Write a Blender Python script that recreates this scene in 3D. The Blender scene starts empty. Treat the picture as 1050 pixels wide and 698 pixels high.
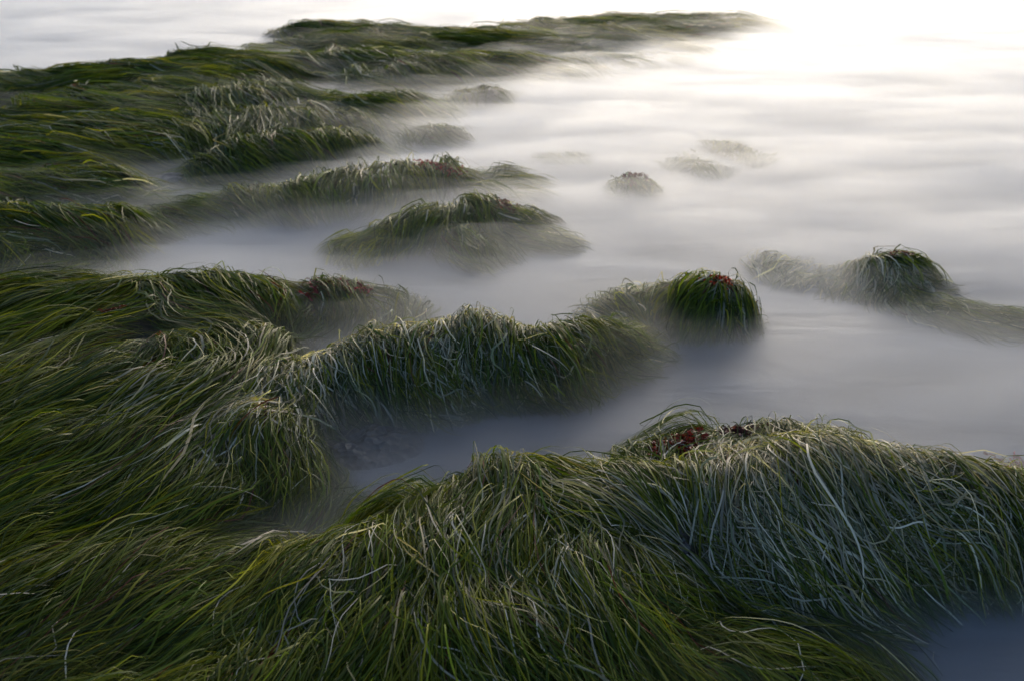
import bpy, math, random
import numpy as np
from mathutils import Vector

random.seed(7)
R = np.random.default_rng(11)
scene = bpy.context.scene
col = scene.collection
rad = math.radians

# ------------------------------------------------------------------ camera
CAM_H, PITCH, F = 1.6, rad(30.0), 850.0          # F: focal length in pixels of the 1050 px wide photo
cam_d = bpy.data.cameras.new("camera")
cam = bpy.data.objects.new("camera", cam_d)
col.objects.link(cam)
cam.location = (0, 0, CAM_H)
cam.rotation_euler = (math.pi / 2 - PITCH, 0, 0)
cam_d.sensor_width = 36.0
cam_d.lens = F / 1050.0 * 36.0
cam_d.clip_start = 0.05
cam_d.clip_end = 2000
cam_d.dof.use_dof = True
cam_d.dof.focus_distance = 2.3
cam_d.dof.aperture_fstop = 3.5
scene.camera = cam

# ------------------------------------------------------------------ sky and sun (after sunset glow ahead, a little to the right)
SUN_EL, SUN_AZ = rad(12.0), rad(12.0)              # azimuth clockwise from +Y
world = bpy.data.worlds.new("World")
scene.world = world
world.use_nodes = True
wn = world.node_tree
for n in list(wn.nodes):
    wn.nodes.remove(n)
sky = wn.nodes.new("ShaderNodeTexSky")
sky.sky_type = 'NISHITA'
sky.sun_disc = False
sky.sun_elevation = SUN_EL
sky.sun_rotation = SUN_AZ
sky.air_density = 1.0
sky.dust_density = 4.5
sky.ozone_density = 1.5
bg = wn.nodes.new("ShaderNodeBackground")
bg.inputs["Strength"].default_value = 0.15
wo = wn.nodes.new("ShaderNodeOutputWorld")
wn.links.new(sky.outputs[0], bg.inputs[0])
wn.links.new(bg.outputs[0], wo.inputs[0])

sun_d = bpy.data.lights.new("sun", 'SUN')
sun_d.energy = 0.5
sun_d.angle = rad(25)
sun_d.color = (1.0, 0.93, 0.86)
sun = bpy.data.objects.new("sun", sun_d)
col.objects.link(sun)
sd = Vector((math.sin(SUN_AZ) * math.cos(SUN_EL), math.cos(SUN_AZ) * math.cos(SUN_EL), math.sin(SUN_EL)))
sun.rotation_euler = sd.to_track_quat('Z', 'Y').to_euler()

vs = scene.view_settings
vs.view_transform = 'Standard'
vs.look = 'None'
vs.exposure = .86
vs.gamma = 1.0
vs.use_curve_mapping = False
vs.use_white_balance = True
vs.white_balance_temperature = 5600
vs.white_balance_tint = 11

scene.cycles.max_bounces = 8
scene.cycles.diffuse_bounces = 3
scene.cycles.glossy_bounces = 3
scene.cycles.transmission_bounces = 4
scene.cycles.volume_bounces = 3
scene.cycles.use_denoising = True

# ------------------------------------------------------------------ projection helpers
CP, SP = math.cos(PITCH), math.sin(PITCH)

def at(u, v, z):
    """The place at height z that shows at (u, v) of the photograph."""
    a, b = (u - 525.0) / F, -(v - 349.0) / F
    dx, dy, dz = a, CP + b * SP, -SP + b * CP
    t = (z - CAM_H) / dz
    return dx * t, dy * t

def project(x, y, z):
    dz = z - CAM_H
    depth = y * CP - dz * SP
    up = y * SP + dz * CP
    return 525.0 + F * x / depth, 349.0 - F * up / depth, depth

# ------------------------------------------------------------------ value noise
_perm = R.random((256, 256))

def noise(x, y, seed=0):
    x = np.asarray(x, float) + seed * 17.37
    y = np.asarray(y, float) + seed * 31.91
    xi, yi = np.floor(x).astype(int), np.floor(y).astype(int)
    fx, fy = x - xi, y - yi
    fx = fx * fx * fx * (fx * (fx * 6 - 15) + 10)
    fy = fy * fy * fy * (fy * (fy * 6 - 15) + 10)
    a = _perm[xi & 255, yi & 255]; b = _perm[(xi + 1) & 255, yi & 255]
    c = _perm[xi & 255, (yi + 1) & 255]; d = _perm[(xi + 1) & 255, (yi + 1) & 255]
    return ((a * (1 - fx) + b * fx) * (1 - fy) + (c * (1 - fx) + d * fx) * fy) * 2 - 1

def fbm(x, y, seed=0, n=3):
    s, a = 0.0, 1.0
    for k in range(n):
        s = s + a * noise(x * 2 ** k, y * 2 ** k, seed + k * 3)
        a *= 0.5
    return s

# ------------------------------------------------------------------ the surfgrass beds: ridge lines as (u, v, height, half width)
# grain: (angle of hummock rows, length along, length across, amplitude)
BEDS = [
 dict(name="foreground", label="largest bleached silver green surfgrass ridge, draping down to dark water at the near right corner",
      lines=[[(345,582,.17,.24),(400,536,.23,.27),(450,508,.27,.27),(500,493,.28,.29),(560,488,.28,.29),(640,494,.24,.26),(700,486,.27,.26),(755,474,.28,.33),(820,464,.33,.40),(900,470,.33,.32),(980,484,.31,.24),(1090,498,.29,.19)],
             [(650,472,.20,.12),(720,456,.17,.15),(790,452,.17,.18),(850,452,.2,.2)]],
      rows=(0.2, .5, .14, .018)),
 dict(name="slope", label="grass slope of tangled olive and grey blades at the bottom edge, beside the largest ridge",
      lines=[[(120,730,.15,.32),(230,670,.18,.34),(330,615,.2,.34),(430,580,.215,.34),(540,565,.22,.32),(630,600,.18,.24)],
             [(380,570,.2,.3),(450,545,.215,.3),(560,535,.215,.3)],
             [(250,700,.17,.35),(350,650,.185,.36),(450,620,.2,.36),(550,615,.2,.32),(620,640,.16,.22)],
             [(300,760,.15,.38),(430,710,.16,.38),(560,690,.15,.33),(650,700,.09,.2)],[(690,706,.07,.12),(800,702,.06,.12),(850,720,.05,.14)]],
      rows=(0.2, .4, .12, .02)),
 dict(name="middle", label="long middle surfgrass ridge with silver kinked blades on its crest and dark combed front face",
      lines=[[(262,402,.25,.22),(300,378,.27,.22),(350,358,.28,.24),(400,346,.29,.25),(450,344,.29,.25),(500,337,.29,.22),(545,354,.22,.18),(590,346,.2,.17),(622,336,.16,.14)],
             [(600,350,.13,.18),(635,356,.07,.12)]],
      rows=(0.1, .4, .12, .012)),
 dict(name="plateau", label="broad green surfgrass bed combed sideways at the left edge, above the middle ridge",
      lines=[[(-130,305,.26,.50),(40,298,.26,.44),(140,292,.26,.38),(220,288,.25,.32),(270,292,.23,.26)],
             [(-140,345,.27,.5),(50,338,.27,.45),(150,330,.265,.38),(225,322,.25,.28)],
             [(-150,440,.27,.5),(50,425,.27,.42),(150,405,.265,.36),(225,392,.24,.26)],
             [(-150,400,.28,.55),(60,385,.28,.45),(160,370,.27,.40),(225,350,.24,.30),(270,345,.18,.22)],
             [(-150,540,.24,.42),(40,520,.235,.38),(130,508,.22,.3),(200,505,.17,.22)],
             [(-150,480,.26,.5),(40,460,.26,.42),(150,440,.25,.36),(215,425,.24,.28),(242,440,.22,.2),(262,466,.17,.19),(272,490,.12,.15)]],
      rows=(0.25, .6, .13, .022)),
 dict(name="hollow", label="dark low surfgrass bed washed thin at the lower left corner, below the broad green bed",
      lines=[[(-120,600,.22,.5),(30,560,.2,.4),(130,545,.17,.3),(205,552,.13,.22),(262,552,.10,.14)],
             [(-80,720,.2,.45),(40,660,.17,.32),(130,640,.14,.26),(220,600,.12,.2)]],
      rows=(0.5, .5, .14, .02)),
 dict(name="far_reef", rims=True, label="wide far surfgrass reef reaching from the left edge out into the pale surf",
      lines=[[(-120,92,.22,.75),(0,80,.25,.7),(90,72,.25,.7),(180,62,.25,.7),(260,52,.25,.7),(330,38,.23,.75),(400,34,.18,.7)],
             [(-120,150,.22,.6),(0,140,.25,.5),(100,136,.24,.45),(180,128,.24,.42),(250,118,.23,.45),(320,112,.22,.4),(375,103,.18,.3),(420,97,.1,.3)],
             [(-120,115,.24,.7),(60,105,.25,.6),(200,95,.25,.6),(300,85,.22,.5),(370,72,.18,.5)],
             [(-120,133,.22,.5),(0,124,.23,.5),(120,116,.23,.5),(230,102,.22,.4)],[(-120,78,.2,.7),(60,92,.24,.6),(180,80,.24,.6),(280,68,.2,.5)],
             [(330,22,.2,.6),(400,30,.2,.7),(480,30,.19,.7),(560,24,.17,.7),(640,19,.14,.8),(700,17,.1,.6),(740,17,.05,.4)],
             [(350,55,.18,.5),(430,62,.16,.5),(500,54,.13,.5),(560,46,.1,.5)]],
      rows=(0.03, 1.2, .25, .030)),
 dict(name="far_bank", label="short rounded surfgrass bank with a dark front, at the near end of the far reef",
      lines=[[(215,163,.14,.22),(255,148,.2,.25),(300,138,.22,.25),(345,135,.18,.22),(372,142,.08,.15)]],
      rows=(0.1, .4, .15, .02)),
 dict(name="upper_tongue", label="narrow surfgrass tongue at the left edge, just behind the mist channel",
      lines=[[(-120,185,.16,.3),(0,182,.17,.28),(60,178,.17,.28),(105,180,.15,.22),(140,192,.06,.12)]],
      rows=(0.05, .6, .13, .02)),
 dict(name="lower_tongue", label="dark surfgrass tongue at the left edge with a red patch, facing the open grey pool",
      lines=[[(-120,230,.2,.35),(0,222,.21,.35),(50,216,.2,.3),(95,218,.17,.25),(120,232,.09,.16)],[(-100,255,.14,.25),(30,250,.13,.25),(90,250,.1,.18)]],
      rows=(0.15, .5, .12, .02)),
 dict(name="long_hummock", label="long low surfgrass hummock rising to a rounded red tipped end out in the mist",
      lines=[[(150,215,.05,.16),(210,205,.07,.18),(270,197,.09,.19),(315,192,.12,.2),(350,183,.16,.24),(395,172,.18,.24),(435,169,.15,.2),(470,176,.06,.16),(510,180,.02,.18)]],
      rows=(0.1, .4, .15, .015)),
 dict(name="pool_hummock", label="triangular surfgrass hummock alone in the pool below the red tipped long hummock",
      lines=[[(365,245,.08,.14),(405,229,.13,.17),(445,214,.17,.2),(490,206,.19,.23),(525,216,.13,.2),(560,236,.05,.15)],[(470,240,.1,.2),(495,255,.07,.16)]],
      rows=(0.2, .4, .15, .015)),
 dict(name="fading_spit", label="low dull spit of grass fading into mist behind the middle ridge",
      lines=[[(290,296,.12,.15),(335,292,.1,.15),(375,297,.05,.14),(400,304,.02,.12)]],
      rows=(0.1, .4, .15, .01)),
 dict(name="round_hummock", label="single dome of surfgrass with red tips, its blades hanging all round over grey water",
      lines=[[(722,284,.21,.165),(742,284,.2,.16)],[(700,298,.06,.09),(668,308,.025,.07),(635,317,.02,.07),(612,324,.02,.07)]],
      rows=(0.1, .4, .15, .008)),
 dict(name="right_hummock", label="smooth green topped hummock with a skirt of pale grass trailing to the right edge",
      lines=[[(903,257,.20,.17),(938,258,.21,.19)],[(905,281,.03,.11),(860,285,.012,.11),(825,282,.006,.10),(800,273,.003,.09)],
             [(900,292,.02,.11),(940,308,.025,.12),(985,319,.025,.12),(1030,328,.012,.11),(1060,333,.005,.1)]],
      rows=(0.1, .4, .15, .01)),
 dict(name="lone_rock", label="small lone brown tufted rock far out in white mist",
      lines=[[(641,180,.11,.13),(660,181,.1,.12)]], rows=(0.1, .4, .15, .008)),
 dict(name="drowned_a", label="almost drowned green grass patch to the right of the lone tufted rock",
      lines=[[(695,160,.016,.12),(720,164,.02,.12),(740,167,.008,.11)]], rows=(0.1, .4, .15, .008)),
 dict(name="drowned_b", label="faint drowned grey green streak of grass just behind the almost drowned green patch",
      lines=[[(695,138,.006,.15),(735,144,.01,.16),(775,152,.004,.15)]], rows=(0.1, .4, .15, .008)),
 dict(name="drowned_c", label="faint ghost of a drowned tuft between the long red tipped hummock and the lone rock",
      lines=[[(565,153,.015,.12),(585,153,.015,.12)]], rows=(0.1, .4, .15, .008)),
 dict(name="drowned_d", label="drowned grey streak in the bright surf just below the tip of the far reef",
      lines=[[(635,62,.02,.3),(680,56,.03,.3),(720,50,.015,.3)]], rows=(0.1, .4, .15, .01)),
 dict(name="peak_islet", label="small peaked grass islet off the end of the far reef, rising to its right end",
      lines=[[(440,100,.03,.22),(480,92,.08,.22),(502,88,.11,.2),(515,90,.05,.15)]], rows=(0.1, .4, .15, .01)),
 dict(name="shelf_islet", label="low flat grass islet below the far reef's silver tip, its near side lost in mist",
      lines=[[(340,110,.1,.25),(380,100,.14,.25),(410,97,.12,.22),(432,102,.05,.18)]], rows=(0.1, .4, .15, .01)),
 dict(name="dim_islet", label="dim rounded grass islet between the peaked islet and the long red tipped hummock",
      lines=[[(425,133,.05,.18),(448,129,.075,.18),(470,132,.03,.16)]], rows=(0.1, .4, .15, .01)),
]

# ------------------------------------------------------------------ height fields on one grid
G = 0.02
X0, X1, Y0, Y1 = -9.0, 9.0, 0.45, 13.0
gx = np.arange(X0, X1, G); gy = np.arange(Y0, Y1, G)
GX, GY = np.meshgrid(gx, gy)                        # rows = y

def seg_height(px, py, ax, ay, ah, ar, bx, by, bh, br):
    dx, dy = bx - ax, by - ay
    t = np.clip(((px - ax) * dx + (py - ay) * dy) / (dx * dx + dy * dy + 1e-9), 0, 1)
    d = np.hypot(px - ax - t * dx, py - ay - t * dy)
    h = ah + (bh - ah) * t
    r = ar + (br - ar) * t
    q = d / r
    val = h * (1 - q ** 2.2)
    return np.maximum(val, -0.3)

def rim_point(u, v, h, r):
    """Crest of a rounded ridge whose outline, seen from the camera, passes at (u, v): the outline lies a little behind the crest."""
    x, y = at(u, v, h)
    tan = (CAM_H - h) / math.hypot(x, y)
    q = min(.9, (tan * r / (2.2 * h)) ** (1 / 1.2))
    z = h * (1 - q ** 2.2) + .02                     # the grass lies on the crest
    x, y = at(u, v, z)
    d = math.hypot(x, y)
    return x * (1 - q * r / d), y * (1 - q * r / d)

K = 32.0
DENTS = dict(far_reef=[(292, 53, .42, .17), (345, 82, .35, .16), (8, 110, .22, .2), (45, 94, .25, .10), (195, 166, .35, .2)],
             plateau=[(300, 330, .16, .14), (345, 520, .13, .22)], hollow=[(178, 530, .13, .12), (335, 520, .15, .22)], foreground=[(696, 545, .10, .12), (335, 520, .15, .22), (385, 478, .12, .10)], slope=[(335, 520, .15, .22), (300, 545, .12, .08)])
MOOD = dict(hollow=.72, plateau=.95, round_hummock=1.1, pool_hummock=1.1, long_hummock=1.1)      # blade colour per bed: hollow, plateau darker; hummocks lightened to offset backlight
SIZE = dict(foreground=(.57, .74), slope=(.72, 1.0), middle=(.48, .80), plateau=(.58, .98), hollow=(.6, 1), far_reef=(.62, 1.03), right_hummock=(.55, .72),
            upper_tongue=(.7, .9), lower_tongue=(.65, .9), long_hummock=(.6, .85), pool_hummock=(.54, .70), far_bank=(.65, .9), lone_rock=(.5, .8))
fields = []
rag = fbm(GX / .16, GY / .16, 5, 3)
big = fbm(GX / .55, GY / .55, 9, 2)
for b in BEDS:
    acc = np.full(GX.shape, -0.3)
    segs = []
    hs, rs = SIZE.get(b["name"], (.8, .9))
    for line in b["lines"]:
        pts = [(*(rim_point(u, v, h * hs, r * rs) if (line is b["lines"][0] and b["name"] != "slope") or b.get("rims") else at(u, v, h * hs)), h * hs, r * rs) for u, v, h, r in line]
        for p, q in zip(pts[:-1], pts[1:]):
            segs.append((*p, *q))
    xs = [s[0] for s in segs] + [s[4] for s in segs]; ys = [s[1] for s in segs] + [s[5] for s in segs]
    rm = max(max(s[3], s[7]) for s in segs) * 1.9
    i0 = max(0, int((min(ys) - rm - Y0) / G)); i1 = min(len(gy), int((max(ys) + rm - Y0) / G) + 1)
    j0 = max(0, int((min(xs) - rm - X0) / G)); j1 = min(len(gx), int((max(xs) + rm - X0) / G) + 1)
    sx, sy = GX[i0:i1, j0:j1], GY[i0:i1, j0:j1]
    e = np.zeros(sx.shape)
    m = np.full(sx.shape, -0.3)
    for s in segs:
        hgt = seg_height(sx, sy, *s)
        e += np.exp(K * hgt)
        m = np.maximum(m, hgt)
    f = np.minimum(np.log(e) / K, m + 0.02)
    ang, la, lc, amp = b["rows"]
    ca, sa = math.cos(ang), math.sin(ang)
    wx = sx + .12 * big[i0:i1, j0:j1]; wy = sy + .08 * big[i0:i1, j0:j1]
    rr = fbm((wx * ca + wy * sa) / la, (-wx * sa + wy * ca) / lc, 21, 2)
    f = f + amp * rr + .016 * rag[i0:i1, j0:j1] * (1.0 if amp > .01 else .6)
    f = f - (.013 if b["name"] == "right_hummock" else (.0 if b["name"].endswith("_c") else .008) if b["name"].startswith("drowned") else .012 if b["name"].endswith("islet") else 0)
    for (du_, dv_, dr, dd) in DENTS.get(b["name"], []):
        cx, cy = at(du_, dv_, .12)
        f = f - dd * np.exp(-(((sx - cx) / dr) ** 2 + ((sy - cy) / (dr * (.9 if dv_ < 130 else .55))) ** 2))
    acc[i0:i1, j0:j1] = f
    b["box"] = (i0, i1, j0, j1)
    fields.append(acc)
HM = np.stack(fields)
OWN = HM.argmax(0)
H = HM.max(0)
del HM
HX, HY = np.zeros_like(H), np.zeros_like(H)
def blur(a, n=1):
    for _ in range(n):
        a = (a + np.roll(a, 1, 0) + np.roll(a, -1, 0)) / 3
        a = (a + np.roll(a, 1, 1) + np.roll(a, -1, 1)) / 3
    return a
H = blur(H, 4)
Hs = blur(H, 3)
HY[:, :], HX[:, :] = np.gradient(Hs, G)

def samp(A, x, y):
    fx = np.clip((x - X0) / G, 0, len(gx) - 1.001); fy = np.clip((y - Y0) / G, 0, len(gy) - 1.001)
    i, j = fy.astype(int), fx.astype(int)
    a, b = fx - j, fy - i
    return (A[i, j] * (1 - a) + A[i, j + 1] * a) * (1 - b) + (A[i + 1, j] * (1 - a) + A[i + 1, j + 1] * a) * b

# ------------------------------------------------------------------ combing direction of the blades, read at places of the photo
FLOW = [
 (20,290,-1,.2),(90,300,-1,.2),(190,290,.9,.15),(250,295,1,.4),(280,310,1,.8),(200,335,1,.2),(240,345,1,.5),(120,330,-1,.25),
 (20,350,-1,.3),(60,400,-1,.45),(130,390,-1,.4),(180,400,-.9,.55),(30,450,-1,.5),(110,450,-.9,.6),(190,440,-.8,.8),(235,430,-.5,1),(260,400,-.6,.9),
 (320,350,-.9,.7),(300,370,-.8,.8),(290,410,-.2,1),(340,385,.5,.9),(380,410,1,.7),(440,410,1,.55),(360,425,1,.5),(500,395,1,.65),(560,385,.9,.8),(610,375,.6,1),(650,360,1,.5),
 (370,345,-.6,.9),(430,345,-.3,1),(480,345,.1,1),(530,345,.5,1),(590,330,1,.5),(630,325,1,.5),
 (270,470,.2,1),(310,490,.3,1),(220,480,-.4,1),(150,500,-.8,.7),(60,520,-.9,.6),(220,520,-.9,.4),(270,515,-1,.15),(100,570,-.9,.8),(20,600,-.8,.9),(170,580,-.8,.7),(40,680,-.9,.7),(130,650,-.9,.6),
 (380,530,-.9,.5),(430,510,-.7,.7),(470,500,-.3,1),(340,580,-.7,.8),(430,570,-.3,1),(330,640,-.7,.8),(230,650,-.9,.6),(200,690,-.9,.5),(300,690,-.7,.7),(400,640,-.2,1),(480,660,0,1),(480,560,-.1,1),(540,590,.1,1),
 (520,490,.2,1),(570,490,.7,.7),(600,510,.9,.6),(650,530,.8,.8),(610,560,.3,1),(600,620,.6,.9),(560,690,.6,.8),(640,650,.9,.6),(700,610,.8,.9),(680,485,-.25,1),(740,490,-.2,1),(720,520,-.15,1),
 (780,560,.5,1),(830,500,.3,1),(880,480,.3,1),(880,540,.55,1),(940,490,.6,1),(800,610,.75,.8),(740,570,.4,1),(1000,490,.8,.8),(1045,510,1,.9),(850,600,.8,1),(770,640,1,.8),(900,600,.7,1),(960,570,.9,1),(720,690,1,.3),(820,695,1,.5),(700,440,-.8,.3),(780,430,.4,.5),(660,460,-.7,.6),
 (0,90,1,.05),(100,80,1,.0),(200,70,1,-.05),(300,50,1,.0),(400,40,1,.05),(500,40,1,.1),(600,30,1,.05),(700,20,1,.05),(50,120,1,.05),(150,120,1,.1),(240,115,.8,.5),(275,112,.4,1),(320,110,.9,.4),(360,105,1,.2),
 (330,75,.8,.3),(0,150,1,.08),(100,152,1,.12),(200,150,.9,.4),(280,150,.6,.8),(340,150,.7,.6),
 (60,190,1,.1),(120,195,1,.5),(20,240,1,.2),(70,245,1,.35),(115,240,.9,.8),(200,205,1,.1),(300,200,.8,.4),(350,200,-.3,1),(400,190,.5,1),(440,180,.9,.6),(500,180,1,.1),
 (380,240,-1,.5),(430,235,-.7,.8),(480,230,.2,1),(520,235,.8,.7),(560,245,1,.4),(310,292,1,.15),(380,300,1,.2),
 (700,290,-.7,.7),(730,285,-.05,1),(760,290,.6,.9),(650,305,-.7,.5),(820,272,-1,.25),(860,285,-.4,1),(900,285,.2,1),(925,262,.7,.4),(960,268,1,.5),(970,310,1,.25),(1040,325,1,.15),(650,182,.3,1),
]
FS = 3
cgx, cgy = GX[::FS, ::FS], GY[::FS, ::FS]
cz = np.maximum(Hs[::FS, ::FS], 0)
cu, cv, cdep = project(cgx, cgy, cz)
su, sv = np.zeros_like(cu), np.zeros_like(cu)
for (u, v, dx, dy) in FLOW:
    n = math.hypot(dx, dy)
    sc = 1.0 + max(0, (250 - v)) / 150.0              # far rows are squeezed on the picture
    w = 1.0 / (((cu - u) ** 2 + ((cv - v) * sc) ** 2) / 900.0 + .15) ** 1.7
    su += w * dx / n; sv += w * dy / n
# the combing seen in the photo, carried onto the slope of the bed itself
chx = np.clip(HX[::FS, ::FS], -1, 1); chy = np.clip(HY[::FS, ::FS], -.05, 1.2)
cup = cgy * SP + (cz - CAM_H) * CP
ux, uy, uz = 1 / cdep, -cgx * CP / cdep ** 2, cgx * SP / cdep ** 2
vx, vy, vz = 0 * cdep, -(SP * cdep - cup * CP) / cdep ** 2, -(CP * cdep + cup * SP) / cdep ** 2
m00, m01, m10, m11 = ux + uz * chx, uy + uz * chy, vx + vz * chx, vy + vz * chy
det = m00 * m11 - m01 * m10
FXc = (su * m11 - sv * m01) / det
FYc = (m00 * sv - m10 * su) / det
n = np.hypot(FXc, FYc) + 1e-9
FXc /= n; FYc /= n
def samp_c(A, x, y):
    j = np.clip(((x - X0) / (G * FS) + .5).astype(int), 0, A.shape[1] - 1)
    i = np.clip(((y - Y0) / (G * FS) + .5).astype(int), 0, A.shape[0] - 1)
    return A[i, j]

def hit(u, v):
    """Where the line of sight through (u, v) first meets the beds or the water."""
    zz = np.arange(.45, -.001, -.006)
    px, py = np.array([at(u, v, z) for z in zz]).T
    hz = samp(H, px, py)
    i = np.argmax(np.maximum(hz, 0) + .012 >= zz)
    return px[i], py[i], zz[i]

# where blades turn silver, bleaching and sky sheen both put into the colour: (u, v, z, radius in m, amount)
BLEACH_SHEEN = [(400,350,.28,.18,.8),(450,355,.27,.16,.9),(340,365,.27,.16,.9),(300,390,.26,.14,.8),(255,420,.24,.16,.85),(500,345,.26,.14,.6),(200,400,.25,.14,.35),(560,350,.22,.12,.5),(600,325,.2,.12,.5),
 (230,450,.23,.12,.5),(150,420,.25,.18,.3),
 (740,480,.3,.16,.7),(800,480,.3,.22,1.0),(860,480,.3,.24,1.0),(920,490,.3,.22,1.0),(980,490,.3,.2,.9),(800,530,.22,.2,.9),(870,540,.22,.2,.9),(740,540,.2,.14,.9),(830,570,.2,.14,.6),(900,560,.2,.14,.55),(770,470,.3,.12,.9),(930,520,.24,.14,.5),(1030,480,.28,.12,.5),
 (560,520,.27,.14,.5),(520,545,.27,.12,.5),(450,580,.26,.12,.3),(400,600,.25,.12,.3),(600,580,.25,.13,.5),(460,640,.22,.12,.25),(660,560,.2,.1,.8),(540,630,.22,.12,.3),(330,630,.22,.12,.25),(640,600,.2,.12,.3),
 (860,280,.08,.22,1.0),(820,275,.05,.2,1.0),(900,285,.08,.15,.7),(790,265,.03,.2,.9),(960,305,.07,.16,.4),(718,284,.22,.08,1.0),(740,292,.2,.08,.8),
 (275,112,.24,.16,.4),(350,62,.2,.3,.3),(430,58,.16,.3,.15),(200,160,.12,.15,.3),(600,30,.15,.6,.15),(110,205,.12,.2,.3),(650,300,.1,.12,.5),(400,330,.28,.08,.3)]

BLEACH_SHEEN_AT = {(a[0], a[1]): hit(a[0], a[1])[:2] for a in BLEACH_SHEEN}

# ------------------------------------------------------------------ materials
def new_mat(name):
    m = bpy.data.materials.new(name)
    m.use_nodes = True
    nt = m.node_tree
    for n in list(nt.nodes):
        nt.nodes.remove(n)
    return m, nt, nt.nodes, nt.links

def mat_blade(name, rough, trans):
    m, nt, N, L = new_mat(name)
    out = N.new("ShaderNodeOutputMaterial")
    at_ = N.new("ShaderNodeAttribute"); at_.attribute_name = "tint"
    p = N.new("ShaderNodeBsdfPrincipled")
    p.inputs["Roughness"].default_value = rough
    p.inputs["Specular IOR Level"].default_value = .2
    t = N.new("ShaderNodeBsdfTranslucent")
    mul = N.new("ShaderNodeMix"); mul.data_type = 'RGBA'; mul.blend_type = 'MULTIPLY'
    mul.inputs[0].default_value = 1.0
    mul.inputs[7].default_value = (1.5, 1.5, .6, 1)
    L.new(at_.outputs["Color"], mul.inputs[6])
    L.new(mul.outputs[2], t.inputs["Color"])
    L.new(at_.outputs["Color"], p.inputs["Base Color"])
    mx = N.new("ShaderNodeMixShader"); mx.inputs[0].default_value = trans
    L.new(p.outputs[0], mx.inputs[1]); L.new(t.outputs[0], mx.inputs[2])
    L.new(mx.outputs[0], out.inputs[0])
    return m

M_GRASS = mat_blade("surfgrass_blades", .5, .38)
M_RED = mat_blade("red_algae_fronds", .4, .25)

def mat_rock(name, c1, c2, rough, bump, scale):
    m, nt, N, L = new_mat(name)
    out = N.new("ShaderNodeOutputMaterial")
    p = N.new("ShaderNodeBsdfPrincipled")
    tc = N.new("ShaderNodeTexCoord")
    nz = N.new("ShaderNodeTexNoise"); nz.inputs["Scale"].default_value = scale; nz.inputs["Detail"].default_value = 8
    cr = N.new("ShaderNodeValToRGB")
    cr.color_ramp.elements[0].position = .35; cr.color_ramp.elements[1].position = .7
    cr.color_ramp.elements[0].color = (*c1, 1); cr.color_ramp.elements[1].color = (*c2, 1)
    vo = N.new("ShaderNodeTexVoronoi"); vo.inputs["Scale"].default_value = scale * 2.2
    bp = N.new("ShaderNodeBump"); bp.inputs["Strength"].default_value = bump; bp.inputs["Distance"].default_value = .02
    ad = N.new("ShaderNodeMath"); ad.operation = 'ADD'
    L.new(tc.outputs["Object"], nz.inputs["Vector"]); L.new(tc.outputs["Object"], vo.inputs["Vector"])
    L.new(nz.outputs[0], cr.inputs[0]); L.new(cr.outputs[0], p.inputs["Base Color"])
    L.new(nz.outputs[0], ad.inputs[0]); L.new(vo.outputs[0], ad.inputs[1])
    L.new(ad.outputs[0], bp.inputs["Height"]); L.new(bp.outputs[0], p.inputs["Normal"])
    p.inputs["Roughness"].default_value = rough
    L.new(p.outputs[0], out.inputs[0])
    return m

M_ROCK = mat_rock("shade_dark_rock", (.006, .008, .004), (.02, .022, .010), .6, .5, 14)  # near-black: shade in the gaps between blades is put into the rock colour
M_BARE = mat_rock("wet_bare_rock", (.010, .009, .007), (.055, .047, .038), .3, .7, 18)

def mat_water():
    m, nt, N, L = new_mat("surging_water")
    out = N.new("ShaderNodeOutputMaterial")
    p = N.new("ShaderNodeBsdfPrincipled")
    tc = N.new("ShaderNodeTexCoord")
    mp = N.new("ShaderNodeMapping"); mp.inputs["Scale"].default_value = (.8, 2.6, 1); mp.inputs["Rotation"].default_value = (0, 0, -.15)
    nz = N.new("ShaderNodeTexNoise"); nz.inputs["Scale"].default_value = 1.6; nz.inputs["Detail"].default_value = 5; nz.inputs["Distortion"].default_value = .6
    cr = N.new("ShaderNodeValToRGB")
    cr.color_ramp.elements[0].position = .3; cr.color_ramp.elements[1].position = .75
    cr.color_ramp.elements[0].color = (.022, .026, .032, 1); cr.color_ramp.elements[1].color = (.12, .127, .14, 1)
    bp = N.new("ShaderNodeBump"); bp.inputs["Strength"].default_value = .4; bp.inputs["Distance"].default_value = .05
    L.new(tc.outputs["Object"], mp.inputs["Vector"]); L.new(mp.outputs[0], nz.inputs["Vector"])
    L.new(nz.outputs[0], cr.inputs[0]); L.new(cr.outputs[0], p.inputs["Base Color"])
    L.new(nz.outputs[0], bp.inputs["Height"]); L.new(bp.outputs[0], p.inputs["Normal"])
    p.inputs["Roughness"].default_value = .33
    p.inputs["IOR"].default_value = 1.33
    L.new(p.outputs[0], out.inputs[0])
    return m

def mat_mist(name, density):
    m, nt, N, L = new_mat(name)
    out = N.new("ShaderNodeOutputMaterial")
    v = N.new("ShaderNodeVolumePrincipled")
    v.inputs["Color"].default_value = (.86, .875, .90, 1)
    v.inputs["Density"].default_value = density
    v.inputs["Anisotropy"].default_value = .74
    L.new(v.outputs[0], out.inputs["Volume"])
    return m

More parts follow.
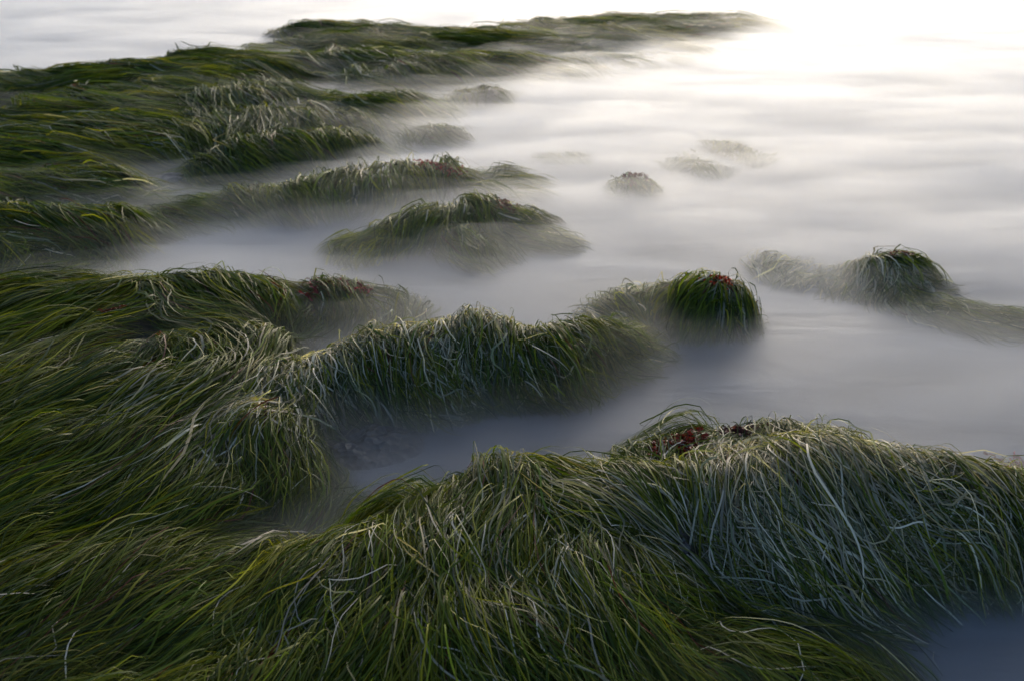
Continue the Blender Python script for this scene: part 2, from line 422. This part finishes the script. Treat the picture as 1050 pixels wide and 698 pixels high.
# ------------------------------------------------------------------ mesh helpers
def build_mesh(name, verts, faces, mat, smooth=True, tint=None):
    """faces: (n, k) int array, all of one size."""
    me = bpy.data.meshes.new(name)
    verts = np.asarray(verts, np.float32); faces = np.asarray(faces, np.int32)
    n, k = faces.shape
    me.vertices.add(len(verts)); me.vertices.foreach_set("co", verts.ravel())
    me.loops.add(n * k); me.loops.foreach_set("vertex_index", faces.ravel())
    me.polygons.add(n); me.polygons.foreach_set("loop_start", np.arange(0, n * k, k, dtype=np.int32))
    me.update(calc_edges=True)
    if smooth:
        me.polygons.foreach_set("use_smooth", np.ones(n, bool))
    if tint is not None:
        a = me.color_attributes.new("tint", 'FLOAT_COLOR', 'POINT')
        c = np.ones((len(verts), 4), np.float32); c[:, :3] = tint
        a.data.foreach_set("color", c.ravel())
    me.materials.append(mat)
    return me

def link(name, data, parent=None, **props):
    o = bpy.data.objects.new(name, data)
    col.objects.link(o)
    if parent is not None:
        o.parent = parent
    for k, v in props.items():
        o[k] = v
    return o

def grid_patch(x, y, z, keep):
    """x, y, z: 2D arrays; keep: per-cell mask. Quads of the kept cells."""
    h, w = z.shape
    idx = np.arange(h * w).reshape(h, w)
    c = keep[:-1, :-1] | keep[1:, :-1] | keep[:-1, 1:] | keep[1:, 1:]
    q = np.stack([idx[:-1, :-1][c], idx[:-1, 1:][c], idx[1:, 1:][c], idx[1:, :-1][c]], 1)
    used, inv = np.unique(q, return_inverse=True)
    V = np.stack([x.ravel()[used], y.ravel()[used], z.ravel()[used]], 1)
    return V, inv.reshape(q.shape)

def ribbons(P, NRM, W, TW, prof):
    """P (n,s,3) centre lines, NRM (n,s,3) facing, W (n) width, TW (n,s) roll, prof (s) taper."""
    n, s, _ = P.shape
    T = np.gradient(P, axis=1)
    T /= np.linalg.norm(T, axis=2, keepdims=True) + 1e-9
    S = np.cross(T, NRM); S /= np.linalg.norm(S, axis=2, keepdims=True) + 1e-9
    B = np.cross(S, T)
    side = S * np.cos(TW)[..., None] + B * np.sin(TW)[..., None]
    hw = (W[:, None] * prof[None, :])[..., None] * .5
    V = np.stack([P - side * hw, P + side * hw], 2).reshape(-1, 3)          # n, s, 2
    base = (np.arange(n) * s * 2)[:, None] + (np.arange(s - 1) * 2)[None, :]
    Fc = np.stack([base, base + 1, base + 3, base + 2], -1).reshape(-1, 4)
    return V, Fc

GREENS = np.array([(.020,.036,.002),(.052,.082,.002),(.098,.128,.003),(.165,.165,.005),(.26,.235,.008),(.014,.036,.009)])
GW = np.array([.24, .28, .20, .13, .06, .09])
PALE = np.array([(.60,.56,.44),(.34,.34,.25),(.72,.65,.52),(.20,.22,.13),(.42,.36,.22)])

def make_blades(b, k, n_blades, n_seg, length, width, wig, per_clump=34, spread=.030):
    i0, i1, j0, j1 = b["box"]
    sub = (slice(i0, i1), slice(j0, j1))
    X, Y, Z = GX[sub], GY[sub], H[sub]
    ok = (OWN[sub] == k) & (Z > 0.0)
    if ok.sum() < 40:
        ok = Z >= np.sort(Z.ravel())[-60]
    X, Y, Z = X[ok], Y[ok], Z[ok]
    u, v, dep = project(X, Y, Z)
    near = (u > -110) & (u < 1160) & (v > -40) & (v < 830)
    X, Y, Z, dep, u, v = X[near], Y[near], Z[near], dep[near], u[near], v[near]
    w = 1.0 / dep ** 2
    w = w * np.clip(.75 + .9 * fbm(X / .11, Y / .11, 61, 2), .04, 2)
    thin = b.get("thin")
    if thin:
        for (tu, tv, tr, amt) in thin:
            w = w * (1 - amt * np.exp(-((u - tu) ** 2 + ((v - tv) * 1.6) ** 2) / tr ** 2))
    w /= w.sum()
    ng = max(8, n_blades // per_clump)
    c = R.choice(len(X), ng, p=w)
    x = X[c] + R.uniform(-G, G, ng) * .5; y = Y[c] + R.uniform(-G, G, ng) * .5
    gdep = dep[c]
    ls = length * R.uniform(.65, 1.25, ng)
    ds = ls / (n_seg - 1)
    px, py = [x], [y]
    dx, dy = samp_c(FXc, x, y), samp_c(FYc, x, y)
    jit = R.normal(0, .17, ng)
    for s in range(n_seg - 1):
        fx, fy = samp_c(FXc, x, y), samp_c(FYc, x, y)
        hx, hy = samp(HX, x, y), samp(HY, x, y)
        a = jit * (1 - .5 * s / n_seg) + .55 * noise(x / .22, y / .22, 3) + .28 * noise(x / .09, y / .09, 8)
        ca, sa = np.cos(a), np.sin(a)
        fx, fy = fx * ca - fy * sa, fx * sa + fy * ca
        fx = fx - b['down'] * np.clip(hx, -1.5, 1.5); fy = fy - b['down'] * np.clip(hy, -1.5, 1.5)
        dx, dy = .35 * dx + .65 * fx, .35 * dy + .65 * fy
        n = np.hypot(dx, dy) + 1e-9; dx, dy = dx / n, dy / n
        slope = hx * dx + hy * dy
        st = ds / np.sqrt(1 + slope * slope)
        x = x + dx * st; y = y + dy * st
        px.append(x); py.append(y)
    GPX, GPY = np.stack(px, 1), np.stack(py, 1)
    # blades follow their lock
    g = R.integers(0, ng, n_blades)
    t = np.linspace(0, 1, n_seg)
    far = np.clip(gdep[g] / 2.3, 1, 3.2)
    ox = R.normal(0, spread, n_blades) * far ** .5; oy = R.normal(0, spread, n_blades) * far ** .5
    sc = R.uniform(.45, 1.1, n_blades)[:, None]
    yaw = R.normal(0, .11, n_blades)[:, None]
    bx, by = GPX[g] - GPX[g][:, :1], GPY[g] - GPY[g][:, :1]
    cyw, syw = np.cos(yaw), np.sin(yaw)
    bx, by = (bx * cyw - by * syw) * sc, (bx * syw + by * cyw) * sc
    PX = GPX[g][:, :1] + bx + ox[:, None] * (1 - .65 * t)
    PY = GPY[g][:, :1] + by + oy[:, None] * (1 - .65 * t)
    # colour of each blade: greens, and pale where bleaching and sheen are painted
    rx, ry = PX[:, n_seg // 2], PY[:, n_seg // 2]
    bl = np.zeros(n_blades)
    for (bu, bv, bz, br, amt) in BLEACH_SHEEN:
        cx, cy = BLEACH_SHEEN_AT[(bu, bv)]
        bl = np.maximum(bl, amt * np.exp(-((rx - cx) ** 2 + (ry - cy) ** 2) / (.85 * br * br)))
    cl = R.normal(0, 1, ng)[g]
    prob = np.clip(bl * .78 + .025 + .16 * cl * (.12 + bl), 0, .9)
    pale = R.random(n_blades) < prob
    # own sideways bends, the pale ones more kinked
    tx, ty = np.gradient(PX, axis=1), np.gradient(PY, axis=1)
    n = np.hypot(tx, ty) + 1e-9
    ph = R.uniform(0, 6.28, n_blades)[:, None]; fr = R.uniform(1.6, 5.0, n_blades)[:, None]
    am = (R.gamma(1.6, .5, n_blades)[:, None]) * wig
    am = am * np.where(pale, 1.7, 1.0)[:, None]; fr = fr * np.where(pale, 1.2, 1.0)[:, None]
    wgl = am * (np.sin(ph + fr * t * 1.6) - np.sin(ph)) * (t ** .6)
    PX += -ty / n * wgl; PY += tx / n * wgl
    hx, hy = samp(HX, PX, PY), samp(HY, PX, PY)
    hz = samp(H, PX, PY)
    fl = .012 * b['low'] ** 2
    hz = np.where(hz > fl, hz, fl + (hz - fl) * .35)            # tips trail out near the water surface
    layer = R.exponential(.007, n_blades)[:, None] + .004
    lock = R.gamma(1.3, .010, ng)[g][:, None]
    arch = np.where(R.random(n_blades) < .025, R.uniform(.015, .05, n_blades), R.uniform(0, .007, n_blades))[:, None]
    lift = (layer + lock * (1 - .4 * t)) * np.minimum(1, t * 5 + .15) + arch * np.sin(np.pi * np.minimum(1, t * 1.15)) ** 1.0
    lift = lift * b["low"]
    nrm = np.stack([-hx, -hy, np.ones_like(hx)], -1)
    nrm /= np.linalg.norm(nrm, axis=2, keepdims=True)
    P = np.stack([PX, PY, hz], -1) + nrm * lift[..., None]
    wd = width * R.uniform(.6, 1.25, n_blades) * np.clip(gdep[g] / 2.6, .85, 2.6)
    wd = wd * np.where(pale, 1.15, 1.0) * np.exp(R.normal(0, .28, n_blades))
    tw = R.normal(0, .55, n_blades)[:, None] + R.normal(0, .7, n_blades)[:, None] * t
    prof = np.array([min(1, .55 + 1.5 * q) * (1 - .92 * max(0, (q - .55) / .45) ** 1.6) for q in t])
    V, Fc = ribbons(P, nrm, wd, tw, prof)
    base = GREENS[R.choice(len(GREENS), n_blades, p=GW)]
    hue = GREENS[R.choice(len(GREENS), ng, p=GW)][g]
    base = .55 * base + .45 * hue
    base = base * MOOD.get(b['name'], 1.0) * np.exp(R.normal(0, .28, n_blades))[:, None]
    pc = PALE[R.integers(0, len(PALE), n_blades)] * R.uniform(.30, 1.05, n_blades)[:, None]
    red = R.random(n_blades) < .012
    base[red] = (.09, .02, .015)
    cb = np.where(pale[:, None], pc, base)
    tip = np.where(pale[:, None], pc, .5 * base + .5 * np.array((.10, .10, .03)))
    tt = (t ** 2)[None, :, None]
    C = cb[:, None, :] * (1 - tt * .5) + tip[:, None, :] * tt * .5
    C = np.repeat(C[:, :, None, :], 2, 2).reshape(-1, 3)
    return V, Fc, C, pale, n_seg

# blades, segments, length, width, wiggle
SPEC = dict(foreground=(52000, 14, .50, .0034, .024), slope=(46000, 13, .42, .0033, .028), middle=(32000, 11, .29, .0034, .022),
            plateau=(42000, 9, .55, .0036, .014), hollow=(22000, 9, .50, .0034, .013), far_reef=(46000, 6, .65, .0030, .012),
            far_bank=(5500, 6, .40, .0034, .010), upper_tongue=(5500, 7, .45, .0034, .012), lower_tongue=(7500, 7, .45, .0036, .012),
            long_hummock=(7500, 7, .33, .0034, .012), pool_hummock=(6000, 7, .26, .0034, .012), fading_spit=(1500, 7, .25, .0034, .010),
            round_hummock=(6500, 8, .26, .0038, .008), right_hummock=(7000, 8, .24, .0034, .012), lone_rock=(800, 6, .10, .0034, .010))
THIN = dict(slope=[(693, 545, 15, .85)], foreground=[(693, 545, 15, .85)], plateau=[(370, 455, 34, .9)], hollow=[(300, 520, 45, .9), (160, 530, 25, .6)],
            middle=[(370, 455, 35, .95)],
            right_hummock=[(835, 278, 62, .8), (960, 305, 40, .35), (1040, 328, 60, .6)])

for k, b in enumerate(BEDS):
    b["down"] = dict(foreground=.05, slope=.05, middle=.05, plateau=.03, hollow=.03, far_reef=.03, upper_tongue=.05, lower_tongue=.08).get(b["name"], .25)
    b["low"] = .22 if b["name"].startswith("drowned") else .6 if b["name"].endswith(("islet", "rock")) else .6 if b["name"] == "right_hummock" else 1.0
    b["thin"] = THIN.get(b["name"])
    i0, i1, j0, j1 = b["box"]
    st = 1 if b["name"] in ("foreground", "slope", "middle") else 2
    X, Y, Z = GX[i0:i1:st, j0:j1:st], GY[i0:i1:st, j0:j1:st], fields[k][i0:i1:st, j0:j1:st]
    u, v, dep = project(X, Y, Z)
    keep = (Z > -.12) & (u > -330) & (u < 1350) & (v < 1100) & (dep > .3)
    V, Fq = grid_patch(X, Y, Z - .022, keep)
    zmax = V[:, 2].argmax()
    origin = Vector((float(V[zmax, 0]), float(V[zmax, 1]), 0.0))
    root = link("surfgrass_bed", None, label=b["label"], category="seagrass bed", group="surfgrass beds on the tidal reef")
    root.location = origin
    off = np.array(origin)
    link("rock", build_mesh("rock", V - off, Fq, M_ROCK), root)
    nb, ns, ln, wd, wg = SPEC.get(b["name"], (600, 6, .20, .0036, .010))
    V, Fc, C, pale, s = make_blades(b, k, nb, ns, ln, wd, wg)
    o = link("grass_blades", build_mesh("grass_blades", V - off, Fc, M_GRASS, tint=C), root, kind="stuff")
    b["root"] = root
del fields

# ------------------------------------------------------------------ red algae tufts growing on the beds
def algae(u, v, z, size, n, label, hue, flat=.6):
    """A bushy tuft: forked fronds that fan out of many holdfasts."""
    for _ in range(6):                                # a tuft named at the very rim sits just below it
        x, y, z0 = hit(u, v)
        if samp(H, np.array([x]), np.array([y]))[0] > .015:
            break
        v += 4
    s = 6
    t = np.linspace(0, 1, s)
    m = max(5, n // 7)
    hxr, hyr = np.clip(R.normal(0, size * .75, m), -1.5 * size, 1.5 * size), np.clip(R.normal(0, size * .5, m), -size, size)
    h_az = R.uniform(0, 2 * np.pi, m)
    k = R.integers(0, m, n)
    az = h_az[k] + R.normal(0, .7, n); el = R.uniform(.15, 1.2, n)
    L = (.012 + size * .55) * R.uniform(.5, 1.0, n)
    curl = R.normal(0, .9, n)[:, None] * t
    px = x + hxr[k][:, None] + (np.cos(az)[:, None] * np.cos(curl) - np.sin(az)[:, None] * np.sin(curl)) * (np.cos(el) * L)[:, None] * t
    py = y + hyr[k][:, None] + (np.sin(az)[:, None] * np.cos(curl) + np.cos(az)[:, None] * np.sin(curl)) * (np.cos(el) * L)[:, None] * t
    px += R.normal(0, size * .03, (n, s)); py += R.normal(0, size * .03, (n, s))
    pz = samp(H, px, py) + .010 + (np.sin(el) * L * flat)[:, None] * np.sin(t * 1.9)
    P = np.stack([px, py, np.maximum(pz, .005)], -1)
    N3 = R.normal(0, 1, (n, 1, 3)) + np.zeros((n, s, 3)); N3[..., 2] += 1
    P[..., 2] += .017
    V, Fc = ribbons(P, N3, np.full(n, .0045 + size * .03) * R.uniform(.5, 1.4, n), R.normal(0, 1, (n, s)), np.array([.35, .6, 1.25, .8, 1.3, .3]))
    c = np.array(hue)[None, :] * np.exp(R.normal(-.1, .5, n))[:, None]
    C = np.repeat(c, s * 2, 0)
    org = np.array((x, y, z0))
    o = link("red_algae", build_mesh("red_algae", V - org, Fc, M_RED, tint=C), None, label=label, category="red algae", group="red algae tufts among the surfgrass")
    o.location = org
    return o

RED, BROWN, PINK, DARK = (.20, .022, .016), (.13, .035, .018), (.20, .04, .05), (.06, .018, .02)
algae(452, 172, .16, .085, 380, "bright red seaweed tuft at the misty end of the long low hummock", RED)
algae(436, 182, .12, .07, 120, "dull purple brown seaweed patch below the bright red tuft of the long hummock", DARK)
algae(516, 214, .14, .075, 170, "rust brown seaweed tuft near the top of the triangular hummock in the pool", BROWN)
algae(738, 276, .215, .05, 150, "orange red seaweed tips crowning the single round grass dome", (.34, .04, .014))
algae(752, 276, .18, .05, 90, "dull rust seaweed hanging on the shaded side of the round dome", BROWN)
algae(344, 289, .1, .085, 240, "red seaweed streak on the dull spit behind the middle ridge", (.17, .016, .018))
algae(64, 244, .14, .07, 190, "dark red seaweed patch on the tongue facing the open grey pool", (.10, .016, .014))
algae(120, 248, .08, .05, 90, "brownish pink seaweed at the water end of the dark tongue", DARK)
algae(486, 350, .26, .018, 60, "tiny crimson seaweed knot among silver blades on the middle ridge", RED)
algae(690, 462, .25, .06, 420, "large rusty red seaweed clump on the crest of the biggest bed", (.17, .022, .012))
algae(758, 438, .23, .045, 170, "dark purple seaweed hollow behind the crest of the biggest bed", DARK)
algae(614, 543, .26, .016, 60, "small bright red seaweed knot on the tangled slope beside the bare rock", (.2, .03, .015))
algae(405, 648, .23, .022, 80, "dark crimson seaweed knot low on the tangled near slope", (.11, .012, .012))
algae(975, 510, .26, .022, 70, "deep maroon seaweed knot under silver blades at the biggest bed's outer end", DARK)
algae(1046, 458, .25, .04, 140, "pinkish seaweed clump on the bed rim at the picture's right border", PINK)
algae(1002, 455, .27, .03, 90, "brown red seaweed fringe poking above the silver crest next to the pinkish clump", BROWN)
algae(652, 178, .1, .06, 120, "brown red seaweed cap on the small lone rock in white mist", (.10, .03, .025))
algae(926, 249, .17, .035, 60, "brown seaweed fleck on top of the smooth green hummock", BROWN)
algae(118, 322, .26, .03, 70, "brown seaweed scrap caught in the broad sideways combed bed", BROWN)
algae(198, 605, .13, .03, 70, "straw brown seaweed scrap on the dark low bed", (.16, .09, .04))

# ------------------------------------------------------------------ bare wet rocks in the gaps
def bare_rock(u, v, z, rx_, ry_, h, label):
    x, y = at(u, v, z)
    n = 40
    a = np.linspace(-1, 1, n)
    QX, QY = np.meshgrid(a, a)
    d = np.hypot(QX, QY)
    Z = h * (1 - d ** 2.4) + .35 * h * fbm(QX * 2.1 + u, QY * 2.1 + v, 4, 4) * (d < 1.2)
    V, Fq = grid_patch(QX * rx_, QY * ry_, Z + z - h * .6, d < 1.12)
    o = link("wet_rock", build_mesh("wet_rock", V, Fq, M_BARE), None, label=label, category="rock", group="bare wet rocks between the grass beds")
    o.location = (x, y, 0)
    return o

bare_rock(372, 452, .02, .20, .12, .042, "bare pitted grey rock awash in the dark channel below the middle ridge's front")
bare_rock(696, 548, .12, .06, .06, .045, "bare grey rock patch in a gap of the near grass, beside the silver drape")
bare_rock(195, 182, .03, .30, .16, .05, "low bare rock in the mist channel between the far reef and the narrow tongue")

# ------------------------------------------------------------------ water
nx = 2
S = 400.0
V = np.array([(-S, -S, 0), (S, -S, 0), (S, S, 0), (-S, S, 0)], float)
w = link("water", build_mesh("water", V, np.array([[0, 1, 2, 3]]), mat_water()), None, kind="structure")
V2 = V.copy(); V2[:, 2] = -.6
sb = link("seabed", build_mesh("seabed", V2, np.array([[0, 1, 2, 3]]), M_ROCK), None, kind="structure")

# ------------------------------------------------------------------ low mist of the long surge: nested closed layers, thinner with height
LAYERS = [(.016, 3.8), (.034, 3.4), (.058, 2.6), (.088, 1.3), (.125, .45), (.18, .12)]
mroot = link("sea_mist", None, kind="stuff")
mx_ = np.concatenate([np.linspace(-40, -9, 12)[:-1], np.linspace(-9, 9, 130), np.linspace(9, 40, 12)[1:]])
my_ = np.concatenate([np.linspace(-3, .5, 6)[:-1], np.linspace(.5, 13, 120), np.linspace(13, 60, 16)[1:]])
MX, MY = np.meshgrid(mx_, my_)
for li, (top, den) in enumerate(LAYERS):
    und = fbm(MX / .7 + .15 * np.sin(MY * 2), MY / .26, 40 + li, 3)
    Zt = np.maximum(top * (1 + .5 * und), .008)
    h, wd_ = MX.shape
    top_v = np.stack([MX, MY, Zt], -1).reshape(-1, 3)
    bot_v = top_v.copy(); bot_v[:, 2] = -.05
    idx = np.arange(h * wd_).reshape(h, wd_)
    q = np.stack([idx[:-1, :-1], idx[:-1, 1:], idx[1:, 1:], idx[1:, :-1]], -1).reshape(-1, 4)
    nt_ = h * wd_
    # the bottom is a plain sheet of four corners fanned to the rim
    rim = np.concatenate([idx[0, :], idx[1:, -1], idx[-1, -2::-1], idx[-2:0:-1, 0]])
    rim_n = np.roll(rim, -1)
    side = np.stack([rim_n, rim, rim + nt_, rim_n + nt_], 1)
    qb = q[:, ::-1] + nt_
    Vv = np.concatenate([top_v, bot_v])
    o = link("mist_layer", build_mesh("mist_layer", Vv, np.concatenate([q, side, qb]), mat_mist("mist_%d" % li, den)), mroot, kind="stuff")
